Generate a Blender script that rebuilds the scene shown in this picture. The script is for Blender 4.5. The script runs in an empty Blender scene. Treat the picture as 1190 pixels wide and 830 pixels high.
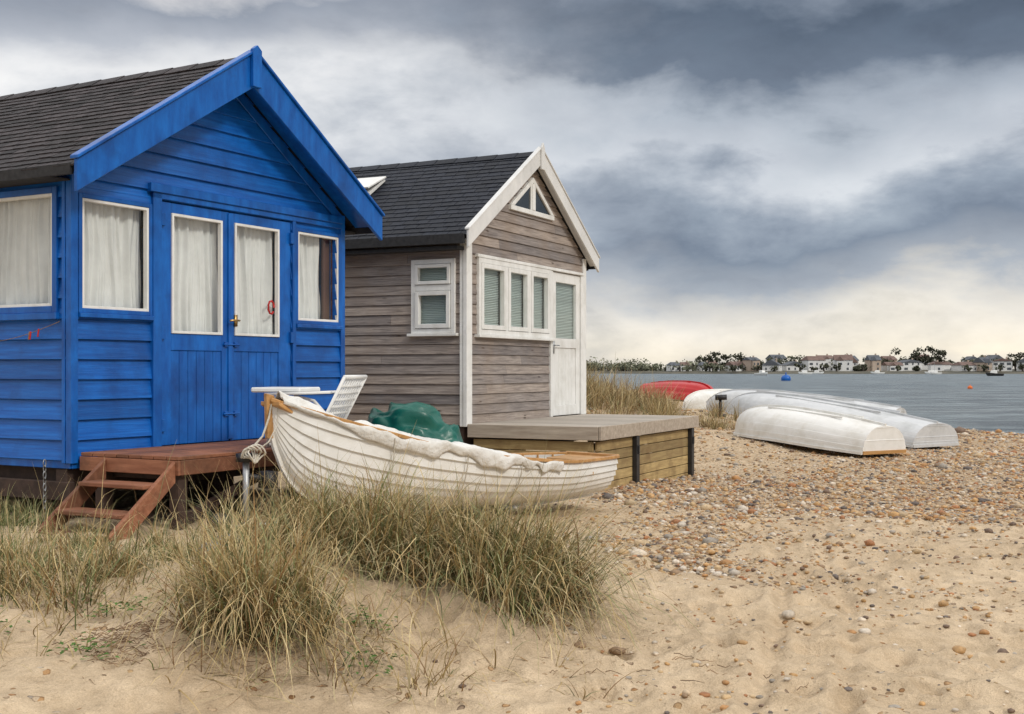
import bpy, bmesh, math, random
import numpy as np
from mathutils import Vector, Matrix
R=random.Random(7); rng=np.random.default_rng(11)
scene=bpy.context.scene
def link(o): scene.collection.objects.link(o); return o

# ------------------------------------------------------------ noise / terrain
def _h(ix,iy,s):
    n=(ix*374761393+iy*668265263+s*1442695041)&0xffffffff
    n=((n^(n>>13))*1274126177)&0xffffffff
    return ((n^(n>>16))&0xffff)/65535.0
def vnoise(x,y,s=0):
    x=np.asarray(x,float);y=np.asarray(y,float)
    ix=np.floor(x).astype(np.int64);iy=np.floor(y).astype(np.int64)
    fx=x-ix;fy=y-iy;fx=fx*fx*(3-2*fx);fy=fy*fy*(3-2*fy)
    a=_h(ix,iy,s);b=_h(ix+1,iy,s);c=_h(ix,iy+1,s);d=_h(ix+1,iy+1,s)
    return (a+(b-a)*fx)*(1-fy)+(c+(d-c)*fx)*fy-0.5
def fbm(x,y,o=4,s=0):
    r=0;a=1
    for i in range(o):
        r=r+a*vnoise(x*2**i+17.3*i,y*2**i-9.1*i,s+i);a*=.5
    return r
def sst(a,b,x):
    t=np.clip((x-a)/(b-a),0,1);return t*t*(3-2*t)
CP=np.array([(-8,4,.42),(-4,5,.42),(-2.4,4.4,.36),(-1.2,3.9,.27),(0,4,.24),(2,4.2,.27),(5,4,.3),(2,7,.25),(5,8,.3),(1.5,10,.2),(4,12,.15),(8,12,.25),
(-3.2,8.4,.37),(-2,9,.36),(-.4,9.9,.3),(.9,11,.22),(1.0,13,.14),(2.5,16.4,.07),(5.8,17.8,.2),(3.8,20.5,.4),(4.5,25,.6),(7.8,21,.08),(8.5,26,.12),
(4.5,28.5,.57),(0,25,.6),(-5,12,.3),(-2,16,.4),(-5,25,.6),(12,18,.3),(11,24,.1),(14,20,.3),(5,40,.55),(0,60,.5),(-30,20,.6),(30,8,.3),(-30,0,.5),(10,0,.35),(-40,60,.6)],float)
SX=[-4000,-50,0,4,7,8.5,9.5,10.5,11.5,14,30,4000];SY=[150,120,95,80,65,50,36,29.5,27,25.5,21,15]
FP=[(R.uniform(-.3,5.5),R.uniform(3.6,10),R.uniform(-.9,.9),R.uniform(.04,.085)) for _ in range(330)]
def ground(x,y,fine=True):
    x=np.asarray(x,float);y=np.asarray(y,float)
    num=np.zeros_like(x);den=np.zeros_like(x)
    for px,py,pz in CP:
        w=1/((x-px)**2+(y-py)**2+.6)**1.6
        num+=w*pz;den+=w
    z=num/den
    z=z+.33*np.exp(-((x+.66)/.85)**2-((y-6.15)/.80)**2)
    z=z+.10*np.exp(-((x+2.6)/1.1)**2-((y-6.0)/.7)**2)+.16*np.exp(-((x+1.15)/.7)**2-((y-5.05)/.5)**2)
    z=z+.10*np.exp(-((x+.0)/.45)**2-((y-5.6)/.5)**2)
    z=z+1.0*np.exp(-((x+.3)/2.3)**2-((y-26)/4.)**2)
    z=z+.05*fbm(x*.7,y*.7,3,3)*sst(60,30,y)
    if fine:
        near=sst(30,8,y)
        nb=fbm(x*2.3,y*2.6,4,21);nr=1-2*np.abs(fbm(x*4.2,y*5.0,3,51))
        z=z+near*(.072*nb*sst(16,6,y)+.016*nr*sst(13,6,y)+.020*fbm(x*12,y*12,3,31)*sst(12,6,y))
        # trolley track dragged across the sand
        px=.78+.245*(y-3.9)+.05*np.sin(y*1.3)
        for off in (0,.34):
            dx=np.abs(x-px-off);tm=sst(9.6,8.2,y)
            z=z+tm*(-.020*np.exp(-(dx/.035)**2)+.010*np.exp(-((dx-.075)/.03)**2))
        for fx,fy,a,r in FP:
            m=(np.abs(x-fx)<.3)&(np.abs(y-fy)<.4)
            if m.any():
                dx=x[m]-fx;dy=y[m]-fy
                u=dx*math.cos(a)+dy*math.sin(a);v=-dx*math.sin(a)+dy*math.cos(a)
                d=(u/r)**2+(v/(r*1.8))**2
                z[m]+=-.030*np.exp(-d*1.2)+.014*np.exp(-((np.sqrt(d)-1.35)/.35)**2)
    ys=np.interp(x,SX,SY);d=(ys-y)
    d=np.where(x<10.5,np.minimum(d,(10.6-x)*3+np.maximum(0,29.5-y)),d)
    d=np.where((x<9.5)&(y<36),np.maximum(d,3),d)
    sh=.055*d
    k=.08;hh=np.clip(.5+.5*(sh-z)/k,0,1)
    z=sh*(1-hh)+z*hh-k*hh*(1-hh)
    return np.maximum(z,-1.2)
def gz(x,y): return float(ground(np.array([x]),np.array([y]),False)[0])
def pebmask(x,y):
    n=fbm(x*.8,y*.8,3,77);n5=fbm(x*2.2,y*2.2,2,79)
    m=sst(7.2,11.,y+3.*n+1.6*n5+.10*(x-3))*sst(.4,1.4,x+.8*n)
    m=m*(1-.6*sst(13,18,y)*sst(6.5,3,x))
    return m*(.72+.28*sst(-.35,.1,n5))

# ------------------------------------------------------------ mesh helpers
def np_mesh(name,V,F,mats,col=None,smooth=False,attr=None):
    me=bpy.data.meshes.new(name)
    V=np.ascontiguousarray(V,dtype=np.float32);F=np.ascontiguousarray(F,dtype=np.int32);k=F.shape[1]
    me.vertices.add(len(V));me.vertices.foreach_set("co",V.ravel())
    me.loops.add(F.size);me.loops.foreach_set("vertex_index",F.ravel())
    me.polygons.add(len(F));me.polygons.foreach_set("loop_start",np.arange(0,F.size,k,dtype=np.int32))
    me.update(calc_edges=True);me.validate()
    if col is not None:
        c=me.color_attributes.new(name="Col",type='FLOAT_COLOR',domain='POINT')
        c.data.foreach_set("color",np.c_[col,np.ones(len(col))].astype(np.float32).ravel())
    if attr:
        for n,a in attr.items():
            t=me.attributes.new(n,'FLOAT','POINT');t.data.foreach_set("value",a.astype(np.float32))
    if smooth: me.polygons.foreach_set("use_smooth",np.ones(len(F),dtype=bool))
    for m in mats: me.materials.append(m)
    return link(bpy.data.objects.new(name,me))
class MB:
    def __init__(s): s.v=[];s.f=[];s.m=[]
    def add(s,vs,fs,m=0):
        b=len(s.v);s.v+= [tuple(v) for v in vs];s.f+=[tuple(b+i for i in f) for f in fs];s.m+=[m]*len(fs)
    def hexa(s,p,m=0): s.add(p,[(0,1,2,3),(7,6,5,4),(0,4,5,1),(1,5,6,2),(2,6,7,3),(3,7,4,0)],m)
    def box(s,x0,x1,y0,y1,z0,z1,m=0):
        s.hexa([(x0,y0,z0),(x1,y0,z0),(x1,y1,z0),(x0,y1,z0),(x0,y0,z1),(x1,y0,z1),(x1,y1,z1),(x0,y1,z1)],m)
    def boxT(s,T,a0,a1,o0,o1,z0,z1,m=0):
        s.hexa([T(a0,o0,z0),T(a1,o0,z0),T(a1,o1,z0),T(a0,o1,z0),T(a0,o0,z1),T(a1,o0,z1),T(a1,o1,z1),T(a0,o1,z1)],m)
    def frame(s,T,a0,a1,z0,z1,w,o0,o1,m=0):
        s.boxT(T,a0,a0+w,o0,o1,z0,z1,m);s.boxT(T,a1-w,a1,o0,o1,z0,z1,m)
        s.boxT(T,a0+w,a1-w,o0,o1,z0,z0+w,m);s.boxT(T,a0+w,a1-w,o0,o1,z1-w,z1,m)
    def prism(s,poly,y0,y1,m=0,T=None):
        n=len(poly);T=T or (lambda x,y,z:(x,y,z))
        vs=[T(x,y0,z) for x,z in poly]+[T(x,y1,z) for x,z in poly]
        s.add(vs,[tuple(range(n)),tuple(range(2*n-1,n-1,-1))]+[(i,(i+1)%n,n+(i+1)%n,n+i) for i in range(n)],m)
    def beam(s,p,q,w,h,m=0,up=(0,0,1)):
        p=Vector(p);q=Vector(q);d=(q-p).normalized();u=Vector(up)
        a=d.cross(u)
        if a.length<1e-3:a=d.cross(Vector((1,0,0)))
        a.normalize();b=a.cross(d).normalized();a*=w/2;b*=h/2
        s.hexa([p-a-b,p+a-b,p+a+b,p-a+b,q-a-b,q+a-b,q+a+b,q-a+b],m)
    def tube(s,pts,r,n=8,m=0,close=False):
        pts=[Vector(p) for p in pts];N=len(pts);rings=[]
        rr=r if isinstance(r,(list,tuple)) else [r]*N
        ref=Vector((0.13,0.21,1)).normalized()
        for i,p in enumerate(pts):
            if close:d=pts[(i+1)%N]-pts[i-1]
            else:d=pts[min(i+1,N-1)]-pts[max(i-1,0)]
            d.normalize();a=d.cross(ref)
            if a.length<.05:a=d.cross(Vector((1,0,0)))
            a.normalize();b=d.cross(a)
            rings.append([p+rr[i]*(math.cos(t)*a+math.sin(t)*b) for t in [2*math.pi*k/n for k in range(n)]])
        vs=[v for r_ in rings for v in r_];fs=[]
        for i in range(N if close else N-1):
            j=(i+1)%N
            for k in range(n): fs.append((i*n+k,i*n+(k+1)%n,j*n+(k+1)%n,j*n+k))
        if not close: fs+= [tuple(range(n)),tuple((N-1)*n+k for k in range(n))]
        s.add(vs,fs,m)
    def obj(s,name,mats,parent=None,bevel=0,smooth=False,solid=0):
        me=bpy.data.meshes.new(name);me.from_pydata(s.v,[],s.f);me.polygons.foreach_set("material_index",s.m)
        for m in (mats if isinstance(mats,(list,tuple)) else [mats]): me.materials.append(m)
        if not smooth or smooth=='n':
            bm=bmesh.new();bm.from_mesh(me);bmesh.ops.recalc_face_normals(bm,faces=bm.faces);bm.to_mesh(me);bm.free()
        if smooth: me.polygons.foreach_set("use_smooth",[True]*len(me.polygons))
        me.update()
        o=link(bpy.data.objects.new(name,me))
        if parent:o.parent=parent
        if solid:
            md=o.modifiers.new("s",'SOLIDIFY');md.thickness=solid;md.offset=-1
        if bevel:
            md=o.modifiers.new("b",'BEVEL');md.width=bevel;md.segments=1;md.limit_method='ANGLE';md.angle_limit=.6
        return o
def empty(name,loc=(0,0,0),rot=0):
    e=link(bpy.data.objects.new(name,None));e.location=loc;e.rotation_euler=(0,0,rot);e.empty_display_size=.2;return e

# ------------------------------------------------------------ materials
def newmat(name):
    m=bpy.data.materials.new(name);m.use_nodes=True;nt=m.node_tree
    b=nt.nodes["Principled BSDF"];return m,nt,b
def ramp(nt,src,stops,interp=None):
    r=nt.nodes.new('ShaderNodeValToRGB');e=r.color_ramp.elements
    if interp: r.color_ramp.interpolation=interp
    e[0].position=stops[0][0];e[0].color=(*stops[0][1],1);e[1].position=stops[-1][0];e[1].color=(*stops[-1][1],1)
    for p,c in stops[1:-1]:
        k=e.new(p);k.color=(*c,1)
    nt.links.new(src,r.inputs[0]);return r.outputs[0]
def noise(nt,vec,scale,detail=4,rough=.55,dist=0):
    n=nt.nodes.new('ShaderNodeTexNoise');n.inputs['Scale'].default_value=scale;n.inputs['Detail'].default_value=detail
    n.inputs['Roughness'].default_value=rough;n.inputs['Distortion'].default_value=dist
    nt.links.new(vec,n.inputs['Vector']);return n.outputs[0]
def mapping(nt,scale=(1,1,1),src='Object'):
    t=nt.nodes.new('ShaderNodeTexCoord');m=nt.nodes.new('ShaderNodeMapping');m.inputs['Scale'].default_value=scale
    nt.links.new(t.outputs[src],m.inputs[0]);return m.outputs[0]
def mixc(nt,fac,a,b,mode='MIX'):
    m=nt.nodes.new('ShaderNodeMix');m.data_type='RGBA';m.blend_type=mode
    for i,v in ((0,fac),(6,a),(7,b)):
        if isinstance(v,(int,float)): m.inputs[i].default_value=v
        elif isinstance(v,tuple): m.inputs[i].default_value=(*v,1)
        else: nt.links.new(v,m.inputs[i])
    return m.outputs[2]
def math_(nt,op,a,b=None,clamp=False):
    m=nt.nodes.new('ShaderNodeMath');m.operation=op;m.use_clamp=clamp
    for i,v in ((0,a),(1,b)):
        if v is None: continue
        if isinstance(v,(int,float)): m.inputs[i].default_value=v
        else: nt.links.new(v,m.inputs[i])
    return m.outputs[0]
def bump(nt,b,h,strength=.4,dist=.01,prev=None):
    n=nt.nodes.new('ShaderNodeBump');n.inputs['Strength'].default_value=strength;n.inputs['Distance'].default_value=dist
    nt.links.new(h,n.inputs['Height'])
    if prev: nt.links.new(prev,n.inputs['Normal'])
    nt.links.new(n.outputs[0],b.inputs['Normal']);return n.outputs[0]
def pmat(name,c1,c2,sc=(1,1,1),ns=6,rough=.6,bs=.3,bd=.004,island=0,grime=None,gs=1.2,metal=0,spec=.5,lo=.35,hi=.7):
    m,nt,b=newmat(name);v=mapping(nt,sc)
    n=noise(nt,v,ns,6,.6);c=ramp(nt,n,[(lo,c1),(hi,c2)])
    if island:
        g=nt.nodes.new('ShaderNodeNewGeometry');r=ramp(nt,g.outputs['Random Per Island'],[(0,(1-island,)*3),(1,(1+island,)*3)])
        c=mixc(nt,1.0,c,r,'MULTIPLY')
    if grime:
        v2=mapping(nt,(1,1,1));n2=noise(nt,v2,gs,8,.65)
        f=ramp(nt,n2,[(.48,(0,0,0)),(.72,(1,1,1))]);c=mixc(nt,f,c,grime)
    nt.links.new(c,b.inputs['Base Color'])
    b.inputs['Roughness'].default_value=rough;b.inputs['Metallic'].default_value=metal;b.inputs['Specular IOR Level'].default_value=spec
    n3=noise(nt,v,ns*3,5,.6);bump(nt,b,n3,bs,bd);return m
M={}
BL1=(.002,.075,.33);BL2=(.006,.135,.50);BG=(.003,.048,.21)
M['blue_h']=pmat('blue_paint_board',BL1,BL2,(.6,3,14),3,.36,.55,.006,.20,BG,1.6,spec=.4)
M['blue']=pmat('blue_paint_trim',BL1,BL2,(4,4,1),3,.36,.35,.004,.08,BG,2.,spec=.4)
M['white']=pmat('white_paint',(.72,.72,.69),(.82,.82,.80),(3,3,1),4,.45,.2,.002,.03,(.62,.61,.57),3)
M['barge_w']=pmat('white_weathered',(.64,.64,.63),(.76,.76,.74),(1,1,1),6,.55,.3,.002,.03,(.52,.52,.50),3)
M['curtain']=pmat('curtain_cloth',(.70,.70,.69),(.78,.78,.77),(1,1,1),8,.9,.2,.002)
M['dark']=pmat('dark_felt_eave_shade',(.012,.012,.014),(.03,.03,.032),(1,1,1),20,.8)
M['roof1']=pmat('brown_slate',(.014,.011,.012),(.054,.045,.047),(5,5,5),4,.7,.6,.006,.55,spec=.3)
M['roof2']=pmat('blue_black_slate',(.006,.008,.014),(.017,.021,.032),(5,5,5),4,.68,.5,.004,.3,spec=.3)
M['deckred']=pmat('red_stained_wood',(.18,.065,.03),(.30,.125,.065),(8,1,8),3,.7,.5,.004,.3,(.11,.05,.025),3)
M['underwood']=pmat('dark_brown_wood',(.035,.02,.014),(.07,.04,.028),(3,3,3),4,.8,.5,.004,.2)
M['metal']=pmat('galvanised_steel',(.32,.33,.34),(.45,.46,.47),(1,1,1),14,.45,.2,.001,metal=.7)
M['black']=pmat('black_plastic',(.012,.012,.013),(.025,.025,.026),(1,1,1),10,.5)
M['brass']=pmat('brass',(.45,.28,.1),(.55,.36,.14),(1,1,1),10,.35,metal=.9)
M['red']=pmat('red_paint',(.42,.012,.014),(.52,.02,.02),(1,1,1),3,.35,.2,.003)
M['wood']=pmat('varnished_wood',(.40,.20,.06),(.56,.32,.13),(6,1,6),3,.4,.3,.002,.1)
M['deckgrey']=pmat('grey_timber',(.28,.23,.18),(.42,.36,.29),(10,1,10),2.5,.8,.5,.004,.2)
M['boatw']=pmat('boat_white_paint',(.74,.73,.69),(.82,.81,.78),(1,3,3),3,.38,.2,.002,.03,(.62,.59,.52),2.2)
M['boatg']=pmat('boat_grey_white',(.54,.55,.56),(.64,.65,.65),(1,3,3),3,.42,.2,.002,.03,(.42,.43,.42),2.)
M['canvas']=pmat('canvas_cover',(.68,.66,.62),(.78,.77,.73),(1,1,1),5,.85,1.,.025,0,(.55,.52,.46),3.)
M['rope']=pmat('rope',(.50,.46,.38),(.66,.62,.54),(1,1,1),60,.9,.8,.004)
M['green']=pmat('green_tarp',(.002,.085,.062),(.006,.135,.10),(1,1,1),2,.35,.4,.02)
M['bluecloth']=pmat('blue_cloth',(.06,.14,.32),(.1,.2,.4),(1,1,1),5,.8,.5,.01)
M['plastic']=pmat('white_plastic',(.74,.74,.72),(.8,.8,.78),(1,1,1),5,.4,.1,.001)
# weathered cladding
m,nt,b=newmat('weathered_cladding');M['clad']=m
v=mapping(nt,(.8,.8,16));n=noise(nt,v,3.2,9,.7,.4)
c=ramp(nt,n,[(.28,(.080,.068,.066)),(.45,(.225,.20,.19)),(.58,(.32,.288,.268)),(.75,(.43,.385,.35))])
g=nt.nodes.new('ShaderNodeNewGeometry')
r=ramp(nt,g.outputs['Random Per Island'],[(0,(.68,.68,.70)),(.5,(1,.97,.94)),(1,(1.28,1.2,1.1))]);c=mixc(nt,1.0,c,r,'MULTIPLY')
v3=mapping(nt,(1.6,1.6,7));kn=nt.nodes.new('ShaderNodeTexVoronoi');kn.inputs['Scale'].default_value=1.3;nt.links.new(v3,kn.inputs['Vector'])
c=mixc(nt,ramp(nt,kn.outputs['Distance'],[(.05,(1,1,1)),(.12,(0,0,0))]),c,(.045,.03,.024))
v2=mapping(nt,(1,1,1));n2=noise(nt,v2,1.1,5,.6);c=mixc(nt,ramp(nt,n2,[(.45,(0,0,0)),(.75,(.7,.7,.7))]),c,(.25,.18,.125))
nt.links.new(c,b.inputs['Base Color']);b.inputs['Roughness'].default_value=.85;bump(nt,b,n,.5,.006)
# glass
m=bpy.data.materials.new('window_glass');m.use_nodes=True;nt=m.node_tree;nt.nodes.clear();M['glass']=m
o=nt.nodes.new('ShaderNodeOutputMaterial');mx=nt.nodes.new('ShaderNodeMixShader');tr=nt.nodes.new('ShaderNodeBsdfTransparent');gl=nt.nodes.new('ShaderNodeBsdfGlossy')
tr.inputs[0].default_value=(.95,.97,.96,1);gl.inputs['Roughness'].default_value=.02;lw=nt.nodes.new('ShaderNodeLayerWeight');lw.inputs[0].default_value=.5
fr=math_(nt,'ADD',math_(nt,'MULTIPLY',math_(nt,'POWER',lw.outputs['Facing'],5.0),.9),.06)
nt.links.new(fr,mx.inputs[0]);nt.links.new(tr.outputs[0],mx.inputs[1]);nt.links.new(gl.outputs[0],mx.inputs[2]);nt.links.new(mx.outputs[0],o.inputs[0])
M['darkglass']=pmat('dark_window',(.01,.014,.017),(.03,.036,.04),(1,1,1),2,.08,.02,.001)
M['farglass']=pmat('far_window',(.06,.07,.08),(.12,.13,.14),(1,1,1),2,.3,.02,.001)
M['blind']=pmat('venetian_blind',(.50,.58,.55),(.60,.67,.64),(1,1,40),3,.6,.2,.002,.1)
def vcol(name,rough=.7,nbump=None,transl=0,spec=.4):
    m,nt,b=newmat(name);a=nt.nodes.new('ShaderNodeAttribute');a.attribute_name='Col'
    nt.links.new(a.outputs['Color'],b.inputs['Base Color']);b.inputs['Roughness'].default_value=rough;b.inputs['Specular IOR Level'].default_value=spec
    if nbump:
        v=mapping(nt);n=noise(nt,v,nbump,4);bump(nt,b,n,.4,.003)
        c=mixc(nt,1.0,a.outputs['Color'],ramp(nt,n,[(.3,(.7,.7,.7)),(.7,(1.2,1.2,1.2))]),'MULTIPLY');nt.links.new(c,b.inputs['Base Color'])
    return m
M['grass']=vcol('grass_blade',.6,None,0,.25);M['pebble']=vcol('pebble_stone',.6,60);M['leaf']=vcol('foliage',.8,None,0,.1)

# sand
m,nt,b=newmat('sand_and_shingle');M['sand']=m
P=mapping(nt)
at=nt.nodes.new('ShaderNodeAttribute');at.attribute_name='peb'
n1=noise(nt,P,1.1,6,.6);n2=noise(nt,P,9,6,.65);n3=noise(nt,P,160,3,.7)
sc=ramp(nt,n1,[(.3,(.53,.405,.265)),(.7,(.65,.515,.355))])
sc=mixc(nt,1.,sc,ramp(nt,n2,[(.3,(.76,.74,.71)),(.62,(1.06,1.06,1.06))]),'MULTIPLY')
sc=mixc(nt,1.,sc,ramp(nt,n3,[(.3,(.78,.76,.74)),(.7,(1.13,1.13,1.13))]),'MULTIPLY')
def vor(scale,feat='F1'):
    v=nt.nodes.new('ShaderNodeTexVoronoi');v.feature=feat;v.inputs['Scale'].default_value=scale;nt.links.new(P,v.inputs['Vector']);return v
va=vor(34)
sx=nt.nodes.new('ShaderNodeSeparateColor');nt.links.new(va.outputs['Color'],sx.inputs[0])
pc=ramp(nt,sx.outputs[0],[(0,(.33,.175,.08)),(.2,(.46,.27,.125)),(.4,(.52,.38,.24)),(.55,(.22,.155,.11)),(.7,(.50,.32,.15)),(.85,(.58,.48,.36)),(1,(.33,.29,.25))])
edge=ramp(nt,va.outputs['Distance'],[(.35,(1,1,1)),(.62,(.42,.38,.34))]);pc=mixc(nt,1.,pc,edge,'MULTIPLY')
nm=noise(nt,P,5,4,.6);cov=math_(nt,'ADD',at.outputs['Fac'],math_(nt,'MULTIPLY',math_(nt,'SUBTRACT',nm,.5),1.0))
sel=math_(nt,'LESS_THAN',sx.outputs[1],math_(nt,'MULTIPLY',cov,.85))
sel2=math_(nt,'LESS_THAN',va.outputs['Distance'],.62);selm=math_(nt,'MULTIPLY',sel,sel2)
col=mixc(nt,selm,sc,pc)
wet=nt.nodes.new('ShaderNodeAttribute');wet.attribute_name='wet';col=mixc(nt,wet.outputs['Fac'],col,mixc(nt,1.,col,(.55,.52,.5),'MULTIPLY'))
nt.links.new(col,b.inputs['Base Color']);b.inputs['Roughness'].default_value=.85;b.inputs['Specular IOR Level'].default_value=.2
ph=math_(nt,'MULTIPLY',math_(nt,'SUBTRACT',.7,va.outputs['Distance']),selm)
q=bump(nt,b,ph,.8,.015);q=bump(nt,b,n2,.85,.06,q);bump(nt,b,n3,.5,.004,q)

# water
m,nt,b=newmat('sea_water');M['water']=m
v=mapping(nt,(.7,1.6,1));w1=noise(nt,v,1.6,6,.65,.5);v=mapping(nt,(.05,.16,1));w2=noise(nt,v,.8,4,.6);v=mapping(nt,(.30,.55,1));w3=noise(nt,v,.8,8,.75)
wc=ramp(nt,w2,[(.35,(.11,.145,.165)),(.65,(.19,.225,.24))]);wc=mixc(nt,1.,wc,ramp(nt,w3,[(.40,(.45,.48,.52)),(.5,(.95,.95,.95)),(.60,(1.7,1.68,1.65))]),'MULTIPLY')  # light and dark of the ripples painted into the water colour
nt.links.new(wc,b.inputs['Base Color'])
b.inputs['Roughness'].default_value=.28;b.inputs['IOR'].default_value=1.33;b.inputs['Specular IOR Level'].default_value=.35
bump(nt,b,w1,1.,.5)

# ------------------------------------------------------------ ground + sea
def growth(a,b,step,g):
    r=[a];s=step
    while r[-1]<b: r.append(r[-1]+s);s*=g
    return r
ys=list(np.linspace(-60,2.4,22));y=2.6
while y<62: ys.append(y);y*=1.0058
while y<4500: ys.append(y);y*=1.05
xc=list(np.arange(-3.2,4.2,.022));xr=growth(4.2,4200,.03,1.035);xl=[-1.0*(t-4.2)-3.2 for t in growth(4.2,4200,.035,1.045)][1:]
xs=np.array(sorted(xl)+xc+xr);ys=np.array(ys)
X,Y=np.meshgrid(xs,ys);xf=X.ravel();yf=Y.ravel();zf=ground(xf,yf)
nx=len(xs);ny=len(ys);ii=(np.arange(ny-1)[:,None]*nx+np.arange(nx-1)[None,:]).ravel()
F=np.c_[ii,ii+1,ii+nx+1,ii+nx]
np_mesh('ground',np.c_[xf,yf,zf],F,[M['sand']],smooth=True,attr={'peb':pebmask(xf,yf),'wet':sst(.10,.0,zf)*sst(20,24,yf)})
wm=MB();wm.add([(-4000,18,0),(4000,18,0),(4000,4400,0),(-4000,4400,0)],[(0,1,2,3)]);wm.obj('sea_water',M['water'])

# ------------------------------------------------------------ pebbles
def ico(sub):
    bm=bmesh.new();bmesh.ops.create_icosphere(bm,subdivisions=sub,radius=1);bm.verts.ensure_lookup_table()
    V=np.array([v.co[:] for v in bm.verts]);Fq=np.array([[v.index for v in f.verts] for f in bm.faces]);bm.free();return V,Fq
PAL=np.array([(.42,.22,.085),(.50,.30,.13),(.54,.40,.24),(.19,.125,.085),(.29,.19,.11),(.58,.49,.38),(.33,.29,.24),(.46,.27,.11),(.13,.105,.09),(.62,.54,.44),(.52,.36,.19),(.55,.42,.28),(.38,.17,.07)])
def scatter(N,y0,y1,sub,size,powr,mf):
    y=np.exp(rng.uniform(math.log(y0),math.log(y1),N));x=rng.uniform(-.12,.5,N)*y
    keep=rng.uniform(0,1,N)<mf(x,y);x=x[keep];y=y[keep];n=len(x)
    s=size*np.exp(rng.normal(0,.45,n))*(1+powr*np.maximum(0,y-9)/15)
    z=ground(x,y);k=z>-.02;x,y,z,s=x[k],y[k],z[k],s[k];n=len(x)
    V,Fq=ico(sub);a=rng.uniform(0,6.28,n);e=rng.uniform(.6,1.3,n);f=rng.uniform(.4,.75,n)
    VV=V[None]*(1+rng.uniform(-.14,.14,(n,len(V),1)))
    vx=VV[...,0]*(s*e)[:,None];vy=VV[...,1]*s[:,None];vz=VV[...,2]*(s*f)[:,None]
    ca=np.cos(a)[:,None];sa=np.sin(a)[:,None]
    out=np.stack([vx*ca-vy*sa+x[:,None],vx*sa+vy*ca+y[:,None],vz+(z+s*f*.35)[:,None]],-1).reshape(-1,3)
    c=PAL[rng.integers(0,len(PAL),n)]*rng.uniform(.75,1.2,(n,1));c=np.repeat(c,len(V),0)
    FF=(Fq[None]+(np.arange(n)*len(V))[:,None,None]).reshape(-1,3);return out,FF,c
def mf1(x,y): return np.clip(pebmask(x,y)*1.05,0,1)*(y>5.5)
def mf2(x,y): return ((.05+.25*sst(4.6,8.5,y)*sst(-.2,.8,x)+.14*np.clip(fbm(x*1.5,y*1.5,2,5)*3,0,1))*sst(-.3,.6,x)+.003)
parts=[scatter(50000,6.0,27,1,.0125,.7,mf1),scatter(16000,3.8,12,2,.0080,.0,mf2),scatter(1300,4.2,20,2,.018,.35,lambda x,y:(.08+.5*pebmask(x,y))*sst(-.1,.5,x))]
VV=[];FF=[];CC=[];off=0
for a_,f_,c_ in parts: VV.append(a_);FF.append(f_+off);CC.append(c_);off+=len(a_)
np_mesh('pebbles',np.concatenate(VV),np.concatenate(FF),[M['pebble']],np.concatenate(CC),smooth=True)

# ------------------------------------------------------------ grass
def blades(cl,K=6,wmul=1.):
    """cl: list of (x,y,rad,n,len,lean,curv,biasx,biasy,green)"""
    B=[]
    for (x,y,r,n,L,lean,curv,bx,by,gr) in cl:
        a=rng.uniform(0,6.283,n);rr=r*np.sqrt(rng.uniform(0,1,n))
        px=x+rr*np.cos(a);py=y+rr*np.sin(a)
        dx=np.cos(a)*rr/r+bx+rng.normal(0,.45,n);dy=np.sin(a)*rr/r+by+rng.normal(0,.45,n)
        az=np.arctan2(dy,dx);ln=L*np.clip(rng.normal(.8,.27,n),.25,1.5)
        le=np.clip(lean*np.hypot(dx,dy)*rng.uniform(.4,1.5,n)+rng.normal(0,.12,n),0,1.5);cu=curv*rng.uniform(.05,1.6,n)**1.15
        g=(rng.uniform(0,1,n)<gr)
        B.append(np.c_[px,py,az,ln,le,cu,g])
    B=np.concatenate(B);n=len(B);px,py,az,ln,le,cu,g=B.T
    z=ground(px,py,False)-.01
    green=np.array([(.14,.18,.055),(.21,.24,.09),(.09,.135,.04),(.26,.26,.12)]);straw=np.array([(.58,.44,.21),(.46,.32,.13),(.66,.54,.30),(.30,.17,.07),(.52,.40,.19)])
    c=np.where(g[:,None]>.5,green[rng.integers(0,4,n)],straw[rng.integers(0,5,n)])*rng.uniform(.7,1.25,(n,1))
    w=rng.uniform(.0012,.0031,n)*wmul;V=np.zeros((n,K+1,2,3));C=np.zeros((n,K+1,2,3))
    pos=np.c_[px,py,z];tw=rng.uniform(-.9,.9,n);daz=rng.normal(0,.12,n)
    for k in range(K+1):
        t=k/K;ww=w*(1-t**2.2)+.0003
        wx=-np.sin(az+tw);wy=np.cos(az+tw)
        V[:,k,0]=pos-np.c_[wx*ww,wy*ww,0*ww];V[:,k,1]=pos+np.c_[wx*ww,wy*ww,0*ww]
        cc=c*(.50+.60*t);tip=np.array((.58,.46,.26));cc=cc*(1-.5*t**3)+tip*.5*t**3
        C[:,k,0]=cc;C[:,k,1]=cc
        th=np.minimum(le+cu*t*t*1.0+cu*.3*t,2.7);st=ln/K;az2=az+daz*k
        pos=pos+np.c_[np.sin(th)*np.cos(az2)*st,np.sin(th)*np.sin(az2)*st,np.cos(th)*st]
        gg=ground(pos[:,0],pos[:,1],False)+.008
        pos[:,2]=np.maximum(pos[:,2],gg)
    base=(np.arange(n)*(K+1)*2)[:,None];k=np.arange(K)[None]*2
    Fq=np.stack([base+k,base+k+1,base+k+3,base+k+2],-1).reshape(-1,4)
    return V.reshape(-1,3),Fq,C.reshape(-1,3)
cl=[]
# big straw clump
for dx,dy,n in [(0,0,520),(.16,.12,260),(-.16,.12,240),(.05,-.10,300),(.24,-.02,170),(-.14,-.05,170)]:
    cl.append((-1.07+dx,4.92+dy,.10,n,.50,.62,1.9,.10,-.30,.25))
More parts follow.
